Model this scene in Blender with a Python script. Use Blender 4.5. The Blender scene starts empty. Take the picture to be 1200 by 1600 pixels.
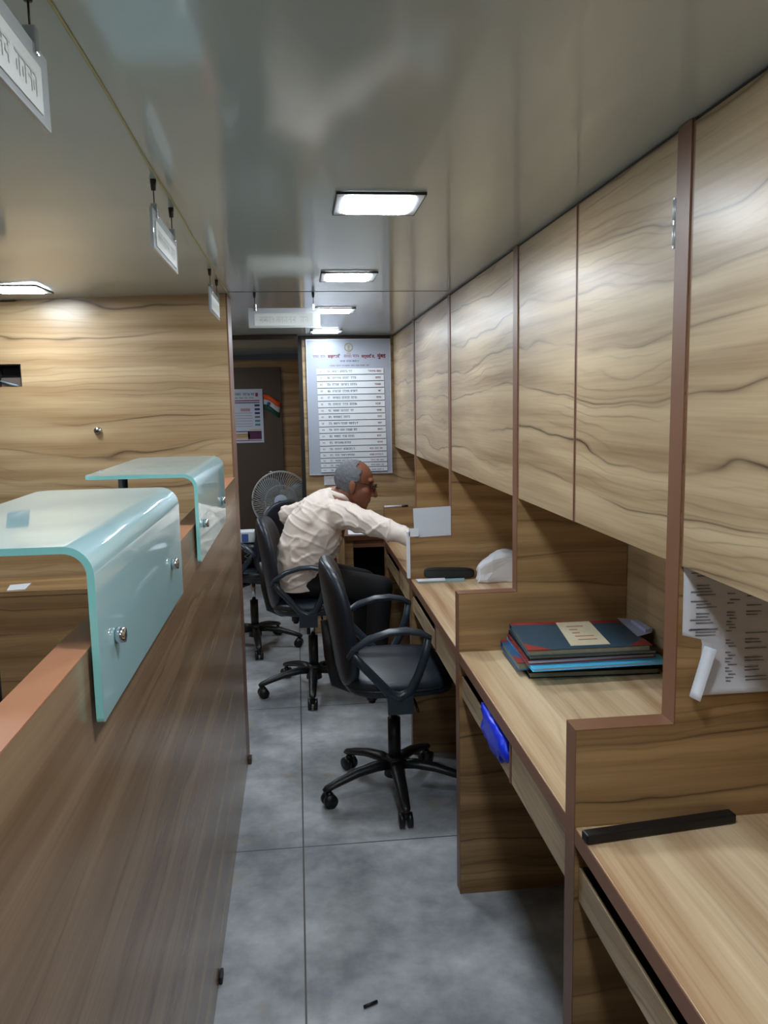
import bpy, bmesh, math, random
from mathutils import Vector, Matrix, noise
PI = math.pi
random.seed(7)
scene = bpy.context.scene
COL = scene.collection

# ------------------------------------------------------------------ helpers
class MB:
    def __init__(s): s.v = []; s.f = []; s.m = []; s.smooth = []
    def add(s, vs, fs, mi=0, sm=False):
        b = len(s.v); s.v += [tuple(p) for p in vs]
        for f in fs: s.f.append([b + i for i in f]); s.m.append(mi); s.smooth.append(sm)
        return s
    def box(s, x0, y0, z0, x1, y1, z1, mi=0):
        x0, x1 = min(x0, x1), max(x0, x1); y0, y1 = min(y0, y1), max(y0, y1); z0, z1 = min(z0, z1), max(z0, z1)
        vs = [(x0,y0,z0),(x1,y0,z0),(x1,y1,z0),(x0,y1,z0),(x0,y0,z1),(x1,y0,z1),(x1,y1,z1),(x0,y1,z1)]
        return s.add(vs, [(3,2,1,0),(4,5,6,7),(0,1,5,4),(1,2,6,5),(2,3,7,6),(3,0,4,7)], mi)
    def obox(s, M, sx, sy, sz, mi=0):
        vs = [M @ Vector((a*sx/2, b*sy/2, c*sz/2)) for a,b,c in ((-1,-1,-1),(1,-1,-1),(1,1,-1),(-1,1,-1),(-1,-1,1),(1,-1,1),(1,1,1),(-1,1,1))]
        return s.add(vs, [(3,2,1,0),(4,5,6,7),(0,1,5,4),(1,2,6,5),(2,3,7,6),(3,0,4,7)], mi)
    def prism(s, poly, axis, a, b, mi=0):
        # poly in the two remaining axes (in xyz order)
        n = len(poly)
        def P(p, t):
            if axis == 'y': return (p[0], t, p[1])
            if axis == 'x': return (t, p[0], p[1])
            return (p[0], p[1], t)
        vs = [P(p, a) for p in poly] + [P(p, b) for p in poly]
        fs = [list(range(n)), list(range(2*n-1, n-1, -1))] + [(i, (i+1) % n + 0, (i+1) % n + n, i + n) for i in range(n)]
        fs = [fs[0][::-1], fs[1][::-1]] + [tuple(f) for f in fs[2:]]
        return s.add(vs, fs, mi)
    def tube(s, pts, rad, n=12, mi=0, up=Vector((0,0,1)), flat=1.0, caps=True, closed=False):
        pts = [Vector(p) for p in pts]
        if not hasattr(rad, '__len__'): rad = [rad]*len(pts)
        vs = []; N = len(pts)
        for i, p in enumerate(pts):
            if closed: t = (pts[(i+1) % N] - pts[i-1]).normalized()
            else: t = (pts[min(i+1, N-1)] - pts[max(i-1, 0)]).normalized()
            a = t.cross(up)
            if a.length < 1e-4: a = t.cross(Vector((1,0,0)))
            a.normalize(); b = t.cross(a).normalized()
            for k in range(n):
                q = 2*PI*k/n
                vs.append(p + a*math.cos(q)*rad[i] + b*math.sin(q)*rad[i]*flat)
        fs = []
        R = N if closed else N-1
        for i in range(R):
            j = (i+1) % N
            for k in range(n):
                fs.append((i*n+k, i*n+(k+1) % n, j*n+(k+1) % n, j*n+k))
        if caps and not closed: fs += [tuple(range(n))[::-1], tuple(range((N-1)*n, N*n))]
        return s.add(vs, fs, mi, True)
    def cyl(s, p0, p1, r, n=20, mi=0, r1=None):
        return s.tube([p0, p1], [r, r if r1 is None else r1], n, mi, up=Vector((0.31,0.12,0.9)))
    def ell(s, c, r, n=20, m=12, mi=0, M=None, e1=1.0, e2=1.0, fn=None):
        c = Vector(c); vs = []; fs = []
        def sp(x, e): return math.copysign(abs(x)**e, x)
        for i in range(m+1):
            th = -PI/2 + PI*i/m
            for k in range(n):
                ph = 2*PI*k/n
                p = Vector((r[0]*sp(math.cos(th), e1)*sp(math.cos(ph), e2), r[1]*sp(math.cos(th), e1)*sp(math.sin(ph), e2), r[2]*sp(math.sin(th), e1)))
                if fn: p = fn(p)
                if M: p = M @ p
                vs.append(c + p)
        for i in range(m):
            for k in range(n):
                fs.append((i*n+k, i*n+(k+1) % n, (i+1)*n+(k+1) % n, (i+1)*n+k))
        return s.add(vs, fs, mi, True)
    def cap(s, p0, p1, r0, r1, n=16):
        # tapered capsule
        p0, p1 = Vector(p0), Vector(p1); d = (p1-p0).normalized(); pts = []; rr = []
        for a in (-88, -60, -35, -12): pts.append(p0 + d*math.sin(math.radians(a))*r0); rr.append(r0*math.cos(math.radians(a)))
        for t in (.2, .4, .6, .8): pts.append(p0.lerp(p1, t)); rr.append(r0+(r1-r0)*t)
        for a in (12, 35, 60, 88): pts.append(p1 + d*math.sin(math.radians(a))*r1); rr.append(r1*math.cos(math.radians(a)))
        return s.tube(pts, rr, n, up=Vector((.2,.13,.95)))
    def build(s, name, mats, parent=None, bevel=0, seg=2, offset=(0,0,0), recalc=True):
        me = bpy.data.meshes.new(name)
        me.from_pydata(s.v, [], s.f)
        if not isinstance(mats, (list, tuple)): mats = [mats]
        for mt in mats: me.materials.append(mt)
        me.polygons.foreach_set('material_index', s.m)
        me.polygons.foreach_set('use_smooth', s.smooth)
        if recalc:
            bm = bmesh.new(); bm.from_mesh(me)
            bmesh.ops.remove_doubles(bm, verts=bm.verts, dist=1e-6)
            bmesh.ops.recalc_face_normals(bm, faces=bm.faces)
            bm.to_mesh(me); bm.free()
        me.update()
        o = bpy.data.objects.new(name, me); COL.objects.link(o)
        if bevel:
            b = o.modifiers.new('bevel', 'BEVEL'); b.width = bevel; b.segments = seg; b.limit_method = 'ANGLE'; b.angle_limit = 0.6
        if parent:
            o.parent = parent
            o.matrix_parent_inverse = Matrix.Translation(-parent.location)
        return o

def tag(o, label=None, cat=None, group=None, kind=None):
    if label: o['label'] = label
    if cat: o['category'] = cat
    if group: o['group'] = group
    if kind: o['kind'] = kind
    return o
def thing(name, loc, label, cat, group=None, rz=0):
    o = bpy.data.objects.new(name, None); COL.objects.link(o)
    o.location = loc; o.rotation_euler = (0, 0, rz); o.empty_display_size = .05
    return tag(o, label, cat, group)
def struct(o): o['kind'] = 'structure'; return o
def copy_tree(o, parent=None):
    c = o.copy(); COL.objects.link(c)
    if parent: c.parent = parent
    for ch in list(o.children): copy_tree(ch, c)
    return c

# ------------------------------------------------------------------ materials
def lin(r, g, b):
    f = lambda c: (c/255/12.92) if c/255 <= .04045 else ((c/255+.055)/1.055)**2.4
    return (f(r), f(g), f(b), 1)
def new_mat(name):
    m = bpy.data.materials.new(name); m.use_nodes = True
    nt = m.node_tree; nt.nodes.clear()
    out = nt.nodes.new('ShaderNodeOutputMaterial'); b = nt.nodes.new('ShaderNodeBsdfPrincipled')
    nt.links.new(b.outputs[0], out.inputs[0]); return m, nt, b
def plain(name, col, rough=.5, metal=0, spec=.5, var=0, vscale=30, coat=0, bump=0, bscale=200):
    m, nt, b = new_mat(name); c = lin(*col)
    b.inputs['Base Color'].default_value = c; b.inputs['Roughness'].default_value = rough
    b.inputs['Metallic'].default_value = metal; b.inputs['Specular IOR Level'].default_value = spec
    b.inputs['Coat Weight'].default_value = coat; b.inputs['Coat Roughness'].default_value = .1
    g = nt.nodes.new('ShaderNodeNewGeometry')
    if var:
        n = nt.nodes.new('ShaderNodeTexNoise'); n.inputs['Scale'].default_value = vscale; n.inputs['Detail'].default_value = 5
        nt.links.new(g.outputs['Position'], n.inputs['Vector'])
        mx = nt.nodes.new('ShaderNodeMix'); mx.data_type = 'RGBA'
        mx.inputs['A'].default_value = tuple(x*(1-var) for x in c[:3])+(1,); mx.inputs['B'].default_value = tuple(min(1, x*(1+var)) for x in c[:3])+(1,)
        nt.links.new(n.outputs['Fac'], mx.inputs['Factor']); nt.links.new(mx.outputs['Result'], b.inputs['Base Color'])
    if bump:
        n2 = nt.nodes.new('ShaderNodeTexNoise'); n2.inputs['Scale'].default_value = bscale
        nt.links.new(g.outputs['Position'], n2.inputs['Vector'])
        bp = nt.nodes.new('ShaderNodeBump'); bp.inputs['Strength'].default_value = bump; bp.inputs['Distance'].default_value = .002
        nt.links.new(n2.outputs['Fac'], bp.inputs['Height']); nt.links.new(bp.outputs[0], b.inputs['Normal'])
    return m
def wood(name, axis, light, mid, dark, rough=.32, lines=1.0, seed=0.0, fq=1.0, streak=.5):
    """veneer laminate: grain runs along the given world axis"""
    m, nt, b = new_mat(name); N = nt.nodes; L = nt.links
    def node(t, **k):
        n = N.new(t)
        for a, v in k.items(): setattr(n, a, v)
        return n
    def math_(op, a, bb=None, c=None):
        n = node('ShaderNodeMath', operation=op)
        for i, x in enumerate((a, bb, c)):
            if x is None: continue
            if isinstance(x, (int, float)): n.inputs[i].default_value = x
            else: L.new(x, n.inputs[i])
        return n.outputs[0]
    geo = node('ShaderNodeNewGeometry')
    sep = node('ShaderNodeSeparateXYZ'); L.new(geo.outputs['Position'], sep.inputs[0])
    X, Y, Z = sep.outputs
    along = Y if axis == 'Y' else X
    other = X if axis == 'Y' else Y
    across = math_('ADD', math_('ADD', Z, other), seed)
    def vec(a, sa, c, sc, w=0.0):
        cmb = node('ShaderNodeCombineXYZ')
        L.new(math_('MULTIPLY', a, sa), cmb.inputs[0]); L.new(math_('MULTIPLY', c, sc), cmb.inputs[1]); cmb.inputs[2].default_value = w + seed*3.7
        return cmb.outputs[0]
    def nz(v, det=2, rgh=.5):
        n = node('ShaderNodeTexNoise'); n.inputs['Scale'].default_value = 1; n.inputs['Detail'].default_value = det; n.inputs['Roughness'].default_value = rgh
        L.new(v, n.inputs['Vector']); return n.outputs['Fac']
    w1 = nz(vec(along, 1.25*fq, across, 4.2*fq, 1), 3, .48)           # large figure
    w2 = nz(vec(along, 4.5*fq, across, 16*fq, 5), 2)                   # small wobble
    h = math_('ADD', math_('MULTIPLY', across, 34*fq), math_('ADD', math_('MULTIPLY', w1, 6.5), math_('MULTIPLY', w2, .8)))
    band = math_('MULTIPLY_ADD', math_('SINE', math_('MULTIPLY', h, 2.1)), .5, .5)
    # thin dark contour lines
    ln = math_('POWER', math_('SUBTRACT', 1.0, math_('ABSOLUTE', math_('SINE', math_('MULTIPLY', h, 1.05)))), 11.0)
    msk = nz(vec(along, 1.2, across, 9, 9), 2)
    msk = math_('MULTIPLY', math_('MAXIMUM', math_('SUBTRACT', msk, .40), 0.0), 6.5)
    ln = math_('MULTIPLY', ln, math_('MINIMUM', msk, 1.0))
    ln2 = math_('POWER', math_('SUBTRACT', 1.0, math_('ABSOLUTE', math_('SINE', math_('MULTIPLY', h, 4.6)))), 4.0)
    msk2 = math_('MINIMUM', math_('MULTIPLY', math_('MAXIMUM', math_('SUBTRACT', nz(vec(along, 1.6, across, 6, 13), 2), .45), 0.0), 4.0), 1.0)
    ln2 = math_('MULTIPLY', ln2, msk2)
    st = nz(vec(along, 3.0, across, 150, 3), 4, .6)                  # fine streaks
    st2 = nz(vec(along, .7, across, 22, 7), 3, .6)                   # wide streaks
    tone = math_('ADD', math_('MULTIPLY', band, .36), math_('ADD', math_('MULTIPLY', st, .55*streak*2), math_('MULTIPLY', st2, 1.5)))
    tone = math_('SUBTRACT', tone, .83+.275*(streak*2-1))
    mx = node('ShaderNodeMix', data_type='RGBA'); mx.clamp_factor = True
    L.new(tone, mx.inputs['Factor']); mx.inputs['A'].default_value = lin(*light); mx.inputs['B'].default_value = lin(*mid)
    mx2 = node('ShaderNodeMix', data_type='RGBA'); mx2.clamp_factor = True
    f = math_('MULTIPLY', math_('ADD', math_('MULTIPLY', ln, .85), math_('MULTIPLY', ln2, .45)), lines)
    L.new(f, mx2.inputs['Factor']); L.new(mx.outputs['Result'], mx2.inputs['A']); mx2.inputs['B'].default_value = lin(*dark)
    L.new(mx2.outputs['Result'], b.inputs['Base Color'])
    b.inputs['Roughness'].default_value = rough; b.inputs['Specular IOR Level'].default_value = .5
    return m

WL, WM, WD = (204,178,138), (146,112,72), (70,46,28)
woodY = wood('veneer_along_y', 'Y', (198,175,140), (134,105,72), WD, .34, fq=.85, streak=.55)
woodX = wood('veneer_along_x', 'X', (176,142,98), (114,82,50), (58,37,21), .36, seed=.37)
woodWall = wood('veneer_wall', 'X', (194,168,130), (140,106,68), WD, .3, seed=2.13, fq=.8)
woodTop = wood('worktop_laminate', 'Y', (228,202,164), (146,96,54), (100,62,36), .3, lines=.6, seed=.9, fq=.5, streak=.5)
woodPart = wood('partition_laminate', 'Y', (166,138,108), (112,84,58), (80,56,38), .24, lines=.5, seed=1.7, fq=.6)
band_m = plain('edge_band', (124,86,64), .4, var=.12, vscale=25)
cap_m = plain('edge_band_orange', (180,124,92), .35, var=.08, vscale=20)
dark_trim = plain('dark_trim', (38,32,28), .5)
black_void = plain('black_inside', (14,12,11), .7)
black_pl = plain('black_plastic', (22,23,25), .38, bump=.05)
black_lea = plain('black_leatherette', (30,37,48), .36, bump=.15, bscale=350)
arm_pl = plain('armrest_plastic', (44,54,64), .3)
chrome = plain('chrome', (205,208,212), .18, 1)
steel_dk = plain('dark_steel', (70,68,62), .35, .8)
white_paper = plain('white_paper', (226,230,238), .6, var=.02)
grey_paper = plain('sheet_paper', (205,205,210), .65, var=.03)
white_pl = plain('white_plastic', (214,219,226), .4)
ink_dk = plain('ink_dark', (52,62,84), .6)
ink_gr = plain('ink_grey', (110,110,118), .6)
ink_red = plain('ink_red', (118,22,40), .6)
ink_teal = plain('ink_teal', (38,70,92), .6)
blue_m = plain('blue_bag', (8,50,225), .3, var=.15)

m, nt, b = new_mat('gloss_ceiling'); ceil_m = m
b.inputs['Base Color'].default_value = lin(196,206,206); b.inputs['Roughness'].default_value = .10; b.inputs['Specular IOR Level'].default_value = .5
g = nt.nodes.new('ShaderNodeNewGeometry'); n = nt.nodes.new('ShaderNodeTexNoise'); n.inputs['Scale'].default_value = 1.6; n.inputs['Detail'].default_value = 1
nt.links.new(g.outputs['Position'], n.inputs['Vector'])
bp = nt.nodes.new('ShaderNodeBump'); bp.inputs['Strength'].default_value = .06; bp.inputs['Distance'].default_value = .02
nt.links.new(n.outputs['Fac'], bp.inputs['Height']); nt.links.new(bp.outputs[0], b.inputs['Normal'])

# floor: large grey stone tiles, scuffed
m, nt, b = new_mat('grey_floor_tile'); floor_m = m
N, L = nt.nodes, nt.links
g = N.new('ShaderNodeNewGeometry')
mp = N.new('ShaderNodeMapping'); mp.inputs['Location'].default_value = (.024, -2.598+1.3*3, 0); L.new(g.outputs['Position'], mp.inputs['Vector'])
def noise_n(scale, det, vec):
    n = N.new('ShaderNodeTexNoise'); n.inputs['Scale'].default_value = scale; n.inputs['Detail'].default_value = det; n.inputs['Roughness'].default_value = .6
    L.new(vec, n.inputs['Vector']); return n
n1 = noise_n(2.2, 6, g.outputs['Position']); n2 = noise_n(16, 5, g.outputs['Position'])
rmp = N.new('ShaderNodeValToRGB'); rmp.color_ramp.elements[0].position = .36; rmp.color_ramp.elements[0].color = lin(134,138,144)
rmp.color_ramp.elements[1].position = .64; rmp.color_ramp.elements[1].color = lin(204,207,211); L.new(n1.outputs['Fac'], rmp.inputs['Fac'])
r2 = N.new('ShaderNodeValToRGB'); r2.color_ramp.elements[0].position = .35; r2.color_ramp.elements[0].color = (.72,.72,.72,1)
r2.color_ramp.elements[1].position = .7; r2.color_ramp.elements[1].color = (1.05,1.05,1.05,1); L.new(n2.outputs['Fac'], r2.inputs['Fac'])
mu = N.new('ShaderNodeMix'); mu.data_type = 'RGBA'; mu.blend_type = 'MULTIPLY'; mu.inputs['Factor'].default_value = .8
L.new(rmp.outputs[0], mu.inputs['A']); L.new(r2.outputs[0], mu.inputs['B'])
# warm scuffs
n3 = noise_n(5, 3, g.outputs['Position']); r3 = N.new('ShaderNodeValToRGB'); r3.color_ramp.elements[0].position = .62; r3.color_ramp.elements[1].position = .72
L.new(n3.outputs['Fac'], r3.inputs['Fac'])
mw = N.new('ShaderNodeMix'); mw.data_type = 'RGBA'; mw.inputs['B'].default_value = lin(158,146,128)
mth = N.new('ShaderNodeMath'); mth.operation = 'MULTIPLY'; mth.inputs[1].default_value = .65; L.new(r3.outputs[0], mth.inputs[0])
L.new(mth.outputs[0], mw.inputs['Factor']); L.new(mu.outputs['Result'], mw.inputs['A'])
br = N.new('ShaderNodeTexBrick'); br.offset = 0; br.squash = 1
for k, v in dict(Scale=1.0).items(): br.inputs[k].default_value = v
br.inputs['Mortar Size'].default_value = .003; br.inputs['Mortar Smooth'].default_value = .3; br.inputs['Brick Width'].default_value = 1.3; br.inputs['Row Height'].default_value = 1.3
br.inputs['Color1'].default_value = (0,0,0,1); br.inputs['Color2'].default_value = (0,0,0,1); br.inputs['Mortar'].default_value = (1,1,1,1)
L.new(mp.outputs[0], br.inputs['Vector'])
mg = N.new('ShaderNodeMix'); mg.data_type = 'RGBA'; mg.inputs['B'].default_value = lin(70,66,64)
L.new(br.outputs['Color'], mg.inputs['Factor']); L.new(mw.outputs['Result'], mg.inputs['A']); L.new(mg.outputs['Result'], b.inputs['Base Color'])
b.inputs['Roughness'].default_value = .42

# milky glass
def glass_mat(name, col, rough, trans):
    m, nt, b = new_mat(name)
    b.inputs['Base Color'].default_value = lin(*col); b.inputs['Roughness'].default_value = rough
    b.inputs['Transmission Weight'].default_value = trans; b.inputs['IOR'].default_value = 1.3
    b.inputs['Coat Weight'].default_value = 1; b.inputs['Coat Roughness'].default_value = .03; b.inputs['Coat IOR'].default_value = 1.6
    return m
glass_m = glass_mat('milky_glass', (184,224,230), .55, .2)
glass_edge = glass_mat('glass_edge', (170,255,253), .35, .1)  # brightened aqua puts the light gathered in the edges into the colour
acrylic = glass_mat('milky_acrylic', (214,218,222), .4, .45)
def emit(name, col, s):
    m = bpy.data.materials.new(name); m.use_nodes = True; nt = m.node_tree; nt.nodes.clear()
    o = nt.nodes.new('ShaderNodeOutputMaterial'); e = nt.nodes.new('ShaderNodeEmission'); e.inputs[0].default_value = col; e.inputs[1].default_value = s
    nt.links.new(e.outputs[0], o.inputs[0]); return m
led = emit('led_diffuser', (.84,.93,1,1), 30)

# ------------------------------------------------------------------ room shell
ZC = 1.933
XR, YB, YE = .965, 5.2, 6.9
def sbox(name, mat, *b):
    mb = MB()
    for bb in ([b] if not isinstance(b[0], tuple) else b): mb.box(*bb)
    return struct(mb.build(name, mat))
sbox('floor', floor_m, -2.0, -1.7, -.06, 1.05, 7.0, 0)
# ceiling, dropping a little to the left of the partition line
cm = MB(); cm.prism([(-2.0, ZC-.049), (-.25, ZC), (1.05, ZC), (1.05, ZC+.08), (-2.0, ZC+.08)], 'y', -1.7, 7.0)
struct(cm.build('ceiling', ceil_m))
sbox('wall_right', woodY, XR+.001, -1.7, 0, 1.05, YB+.1, ZC-.002)
sbox('wall_left', woodPart, -2.0, -1.7, 0, -1.9, 7.0, ZC-.055)
sbox('wall_behind', woodX, -1.9, -1.7, 0, .965, -1.6, ZC-.06)
sbox('wall_back', woodWall, .05, YB, 0, XR, YB+.1, ZC-.002)
sbox('wall_recess_right', woodY, .05, YB+.1, 0, .15, YE, ZC-.002)
sbox('wall_recess_back', woodX, -1.9, YE, 0, .15, YE+.1, ZC-.05)
# cross wall at the left with a small square opening
WY0, WY1 = 3.22, 3.40
hx0, hx1, hz0, hz1 = -1.12, -1.03, 1.59, 1.675
T = ZC-.05
wm = MB()
wm.box(-1.9, WY0, 0, hx0, WY1, T); wm.box(hx1, WY0, 0, -.256, WY1, ZC-.0275+.027-.002)
wm.box(hx0, WY0, 0, hx1, WY1, hz0); wm.box(hx0, WY0, hz1, hx1, WY1, T)
wm.box(-1.9, WY0+.002, T, -.26, WY1-.002, T+.022)
struct(wm.build('wall_left_cross', woodWall))
tr = MB(); tr.box(-.256, WY0, 0, -.25, WY1, ZC-.002); struct(tr.build('trim_1', band_m))
tr = MB(); tr.box(.05, YB-.012, ZC-.024, .61, YB-.001, ZC-.002); struct(tr.build('trim_2', dark_trim))
tr = MB(); tr.box(.024, YB-.012, 0, .0495, YB+.1, ZC-.002); struct(tr.build('trim_3', black_void))
tr = MB(); tr.box(-.25, 3.188, ZC-.0012, .609, 3.191, ZC+.004); struct(tr.build('trim_4', dark_trim))
tr = MB(); tr.box(-.64, 5.06, ZC-.03, .022, 5.10, ZC-.001); struct(tr.build('trim_5', dark_trim))
tr = MB(); tr.box(.634, .05, ZC-.005, .66, 5.18, ZC-.001); struct(tr.build('trim_6', dark_trim))
# brown flush door on the recess back wall
d = MB(); d.box(-.64, YE-.03, 0.005, -.118, YE-.002, 1.82); door = struct(d.build('door_1', plain('brown_door', (74,60,48), .5, var=.08, vscale=6), bevel=.002))
k = MB(); k.cyl((-.16, YE-.03, .95), (-.16, YE-.08, .95), .012); k.tube([(-.16, YE-.075, .95), (-.21, YE-.078, .95), (-.26, YE-.075, .95)], .008)
k.build('door_handle', chrome, door)

# wall opening contents
wb = thing('wall_box', (hx0, WY0, hz0), 'small black cut-out in the wood wall at the left edge', 'wall opening')
w = MB(); w.box(hx0+.001, WY0+.06, hz0+.001, hx1-.001, WY0+.065, hz1-.001)
w.box(hx0+.001, WY0+.004, hz1-.004, hx1-.001, WY0+.06, hz1-.001); w.box(hx1-.004, WY0+.004, hz0+.001, hx1-.001, WY0+.06, hz1-.004)
w.box(hx0+.001, WY0+.004, hz0+.001, hx0+.004, WY0+.06, hz1-.004)
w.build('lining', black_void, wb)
w = MB(); w.box(hx0+.006, WY0+.03, hz0+.001, hx1-.012, WY0+.058, hz0+.035); w.build('bracket', plain('box_brown', (92,78,70), .6), wb)
w = MB(); w.tube([(hx0+.005, WY0+.025, hz0+.022), (hx0+.04, WY0+.02, hz0+.012), (hx1-.02, WY0+.024, hz0+.004)], .0035); w.build('wire', plain('wire_grey', (120,140,160), .4), wb)
kb = thing('round_lock', (-.76, WY0, 1.42), 'small round metal lock on the wood wall', 'lock')
w = MB(); w.cyl((-.762, WY0+.003, 1.418), (-.762, WY0-.012, 1.418), .016, 24, r1=.013); w.build('rim', chrome, kb)
w = MB(); w.cyl((-.762, WY0-.012, 1.418), (-.762, WY0-.016, 1.418), .006, 16); w.build('keyway', steel_dk, kb)

# yellow wire along the ceiling
w = MB(); pts = []
for i in range(40):
    y = -.4 + i*.1; pts.append((-.246 + .0012*math.sin(i*.9), y, ZC-.0019))
w.tube(pts, .0018, 8); tag(w.build('ceiling_wire', plain('yellow_wire', (186,178,128), .6)), 'thin yellow wire running along the ceiling above the partition', 'wire')

# ------------------------------------------------------------------ ceiling lights
def make_light(cx, cy, z, label):
    t = thing('ceiling_light', (cx, cy, z), label, 'ceiling light', 'square LED ceiling lights')
    s = .092; f = MB()
    for (a, b_, c, d_) in ((-s, -s, s, -s+.017), (-s, s-.017, s, s), (-s, -s+.017, -s+.017, s-.017), (s-.017, -s+.017, s, s-.017)):
        f.box(cx+a, cy+b_, z-.006, cx+c, cy+d_, z-.001)
    f.build('frame', plain('lamp_frame', (206,210,216), .35, .2) if 'lamp_frame' not in bpy.data.materials else bpy.data.materials['lamp_frame'], t, bevel=.002)
    e = MB()
    for (a, b_, c, d_) in ((-s-.002, -s-.002, s+.002, -s), (-s-.002, s, s+.002, s+.002), (-s-.002, -s, -s, s), (s, -s, s+.002, s)):
        e.box(cx+a, cy+b_, z-.0065, cx+c, cy+d_, z-.001)
    e.build('rim', dark_trim, t)
    q = MB(); r = s-.018; c0 = .02; poly = []
    for (sx, sy, a0) in ((1,1,0), (-1,1,90), (-1,-1,180), (1,-1,270)):
        for j in range(5):
            a = math.radians(a0 + j*22.5); poly.append((cx+sx*(r-c0)+c0*math.cos(a), cy+sy*(r-c0)+c0*math.sin(a)))
    q.prism(poly, 'z', z-.0085, z-.0025); q.build('diffuser', led, t)
    return t
for cy, lab in ((.79, 'square ceiling light just out of view above the near cabinets'), (1.81, 'largest, nearest square ceiling light in view over the aisle'), (2.81, 'second nearest square light over the aisle'),
                (3.80, 'third square aisle light, beside the facing hanging sign'), (4.86, 'farthest square ceiling light, right above the notice board'), (-.2, 'square ceiling light behind the camera over the aisle')):
    make_light(.19, cy, ZC, lab)
for cy, lab in ((5.93, 'unseen square light added behind the wood wall to brighten the recess, far one'), (4.93, 'unseen square light added behind the wood wall to brighten the recess, middle one'), (3.93, 'unseen square light added just behind the wood wall to brighten the recess'), (2.93, 'square ceiling light at the left edge above the wood wall'), (1.85, 'square ceiling light over the left cubicles, out of view'), (.8, 'square ceiling light over the near left cubicle, out of view')):  # the three behind the wood wall are added, unseen, to brighten the recess
    make_light(-.93, cy, ZC-.0205, lab)

# ------------------------------------------------------------------ hanging signs
def marks(mb, P, x0, x1, z, h, rnd, mi=0, dens=1.0):
    """illegible lettering: head line with strokes; P maps (u,v,lift) to a point"""
    x = x0
    while x < x1 - h*.5:
        wl = min(rnd.uniform(1.8, 4.0)*h, x1-x)
        def bar(u0, v0, u1, v1):
            mb.add([P(u0, v0), P(u1, v0), P(u1, v1), P(u0, v1)], [(0,1,2,3)], mi)
        bar(x, z+h*.86, x+wl, z+h)
        u = x + h*.15
        while u < x + wl - h*.2:
            k = rnd.random()
            bar(u+h*.35, z, u+h*.47, z+h*.86)
            if k < .7: bar(u, z+h*rnd.uniform(.3,.55), u+h*.35, z+h*.62)
            if k > .4: bar(u, z+h*.15, u+h*.12, z+h*.6)
            u += h*rnd.uniform(.55, .85)
        x += wl + h*.55
def make_sign(loc, along, label, L_=.31, group='hanging cubicle signs'):
    # along = 'y' (plate in the YZ plane) or 'x'
    t = thing('hanging_sign', loc, label, 'hanging sign', group)
    cx, cy, cz = loc
    def W(u, w, z): return (cx + w, cy + u, z) if along == 'y' else (cx + u, cy + w, z)
    def bx(mb, u0, w0, z0, u1, w1, z1):
        a, b_ = W(u0, w0, z0), W(u1, w1, z1); mb.box(*a, *b_)
    p = MB(); bx(p, -L_/2, -.003, cz-.135, L_/2, .003, cz-.06); p.build('plate', acrylic, t, bevel=.001)
    q = MB(); bx(q, -L_/2+.022, -.0045, cz-.127, L_/2-.03, .0045, cz-.08); ins = q.build('insert', plain('sign_insert', (208,211,208), .5) if 'sign_insert' not in bpy.data.materials else bpy.data.materials['sign_insert'], t)
    l = MB(); rnd = random.Random(3)
    if along == 'x': marks(l, lambda u, v: (cx+u, cy-.0052, v), -L_/2+.04, L_/2-.05, cz-.115, .022, rnd)
    else: marks(l, lambda u, v: (cx+.0052, cy+u, v), -L_/2+.04, L_/2-.05, cz-.115, .022, rnd)
    l.build('lettering', plain('sign_letters', (190,192,188), .6) if 'sign_letters' not in bpy.data.materials else bpy.data.materials['sign_letters'], ins, recalc=False)
    for u in (-.112, .112):
        a = MB(); a.cyl(W(u, 0, cz-.001), W(u, 0, cz-.021), .006, 14, r1=.0045); a.build('ceiling_anchor', steel_dk, t)
        a = MB(); a.cyl(W(u, 0, cz-.02), W(u, 0, cz-.048), .0012, 8); a.build('wire', steel_dk, t)
        a = MB(); bx(a, u-.006, -.0065, cz-.072, u+.006, .0065, cz-.045); a.build('clip', chrome, t, bevel=.0015)
    return t
make_sign((-.257, .80, ZC), 'y', 'nearest hanging sign, cut off at the top left corner')
make_sign((-.257, 1.755, ZC), 'y', 'middle hanging sign seen edge-on over the near glass shelf')
make_sign((-.257, 2.775, ZC), 'y', 'farthest edge-on hanging sign by the end of the wood wall')
make_sign((-.032, 3.2, ZC), 'x', 'hanging sign facing the aisle beside the ceiling lights', L_=.275)

# ------------------------------------------------------------------ left partition with glass shelves
PT = 1.2236
t = thing('counter_partition', (-.27, 1, 0), 'low wood partition wall along the left of the aisle', 'partition')
p = MB(); p.box(-.29, -1.55, .001, -.25, 3.2185, PT-.002); p.build('panel', woodPart, t)
p = MB(); p.box(-.2905, -1.55, PT-.002, -.2495, 3.2185, PT); p.build('edge_band', cap_m, t)['label'] = 'orange brown edge band on top'
lg = thing('low_ledge', (-1.1, 3.1, 0), 'low wood ledge at the foot of the left wood wall', 'ledge')
p = MB(); p.box(-1.89, 2.97, .001, -.30, 3.215, .836); p.build('body', woodX, lg)
p = MB(); p.box(-1.89, 2.965, .836, -.30, 3.215, .854); p.build('top_board', woodX, lg, bevel=.001)
p = MB(); p.prism([(-1.06, 2.93+.045), (-1.0, 2.985), (-1.01, 3.09), (-1.08, 3.07)], 'z', .8545, .8575); tag(p.build('paper_scrap', white_paper), 'white paper scrap on the low ledge under the near glass shelf', 'paper')

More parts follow.
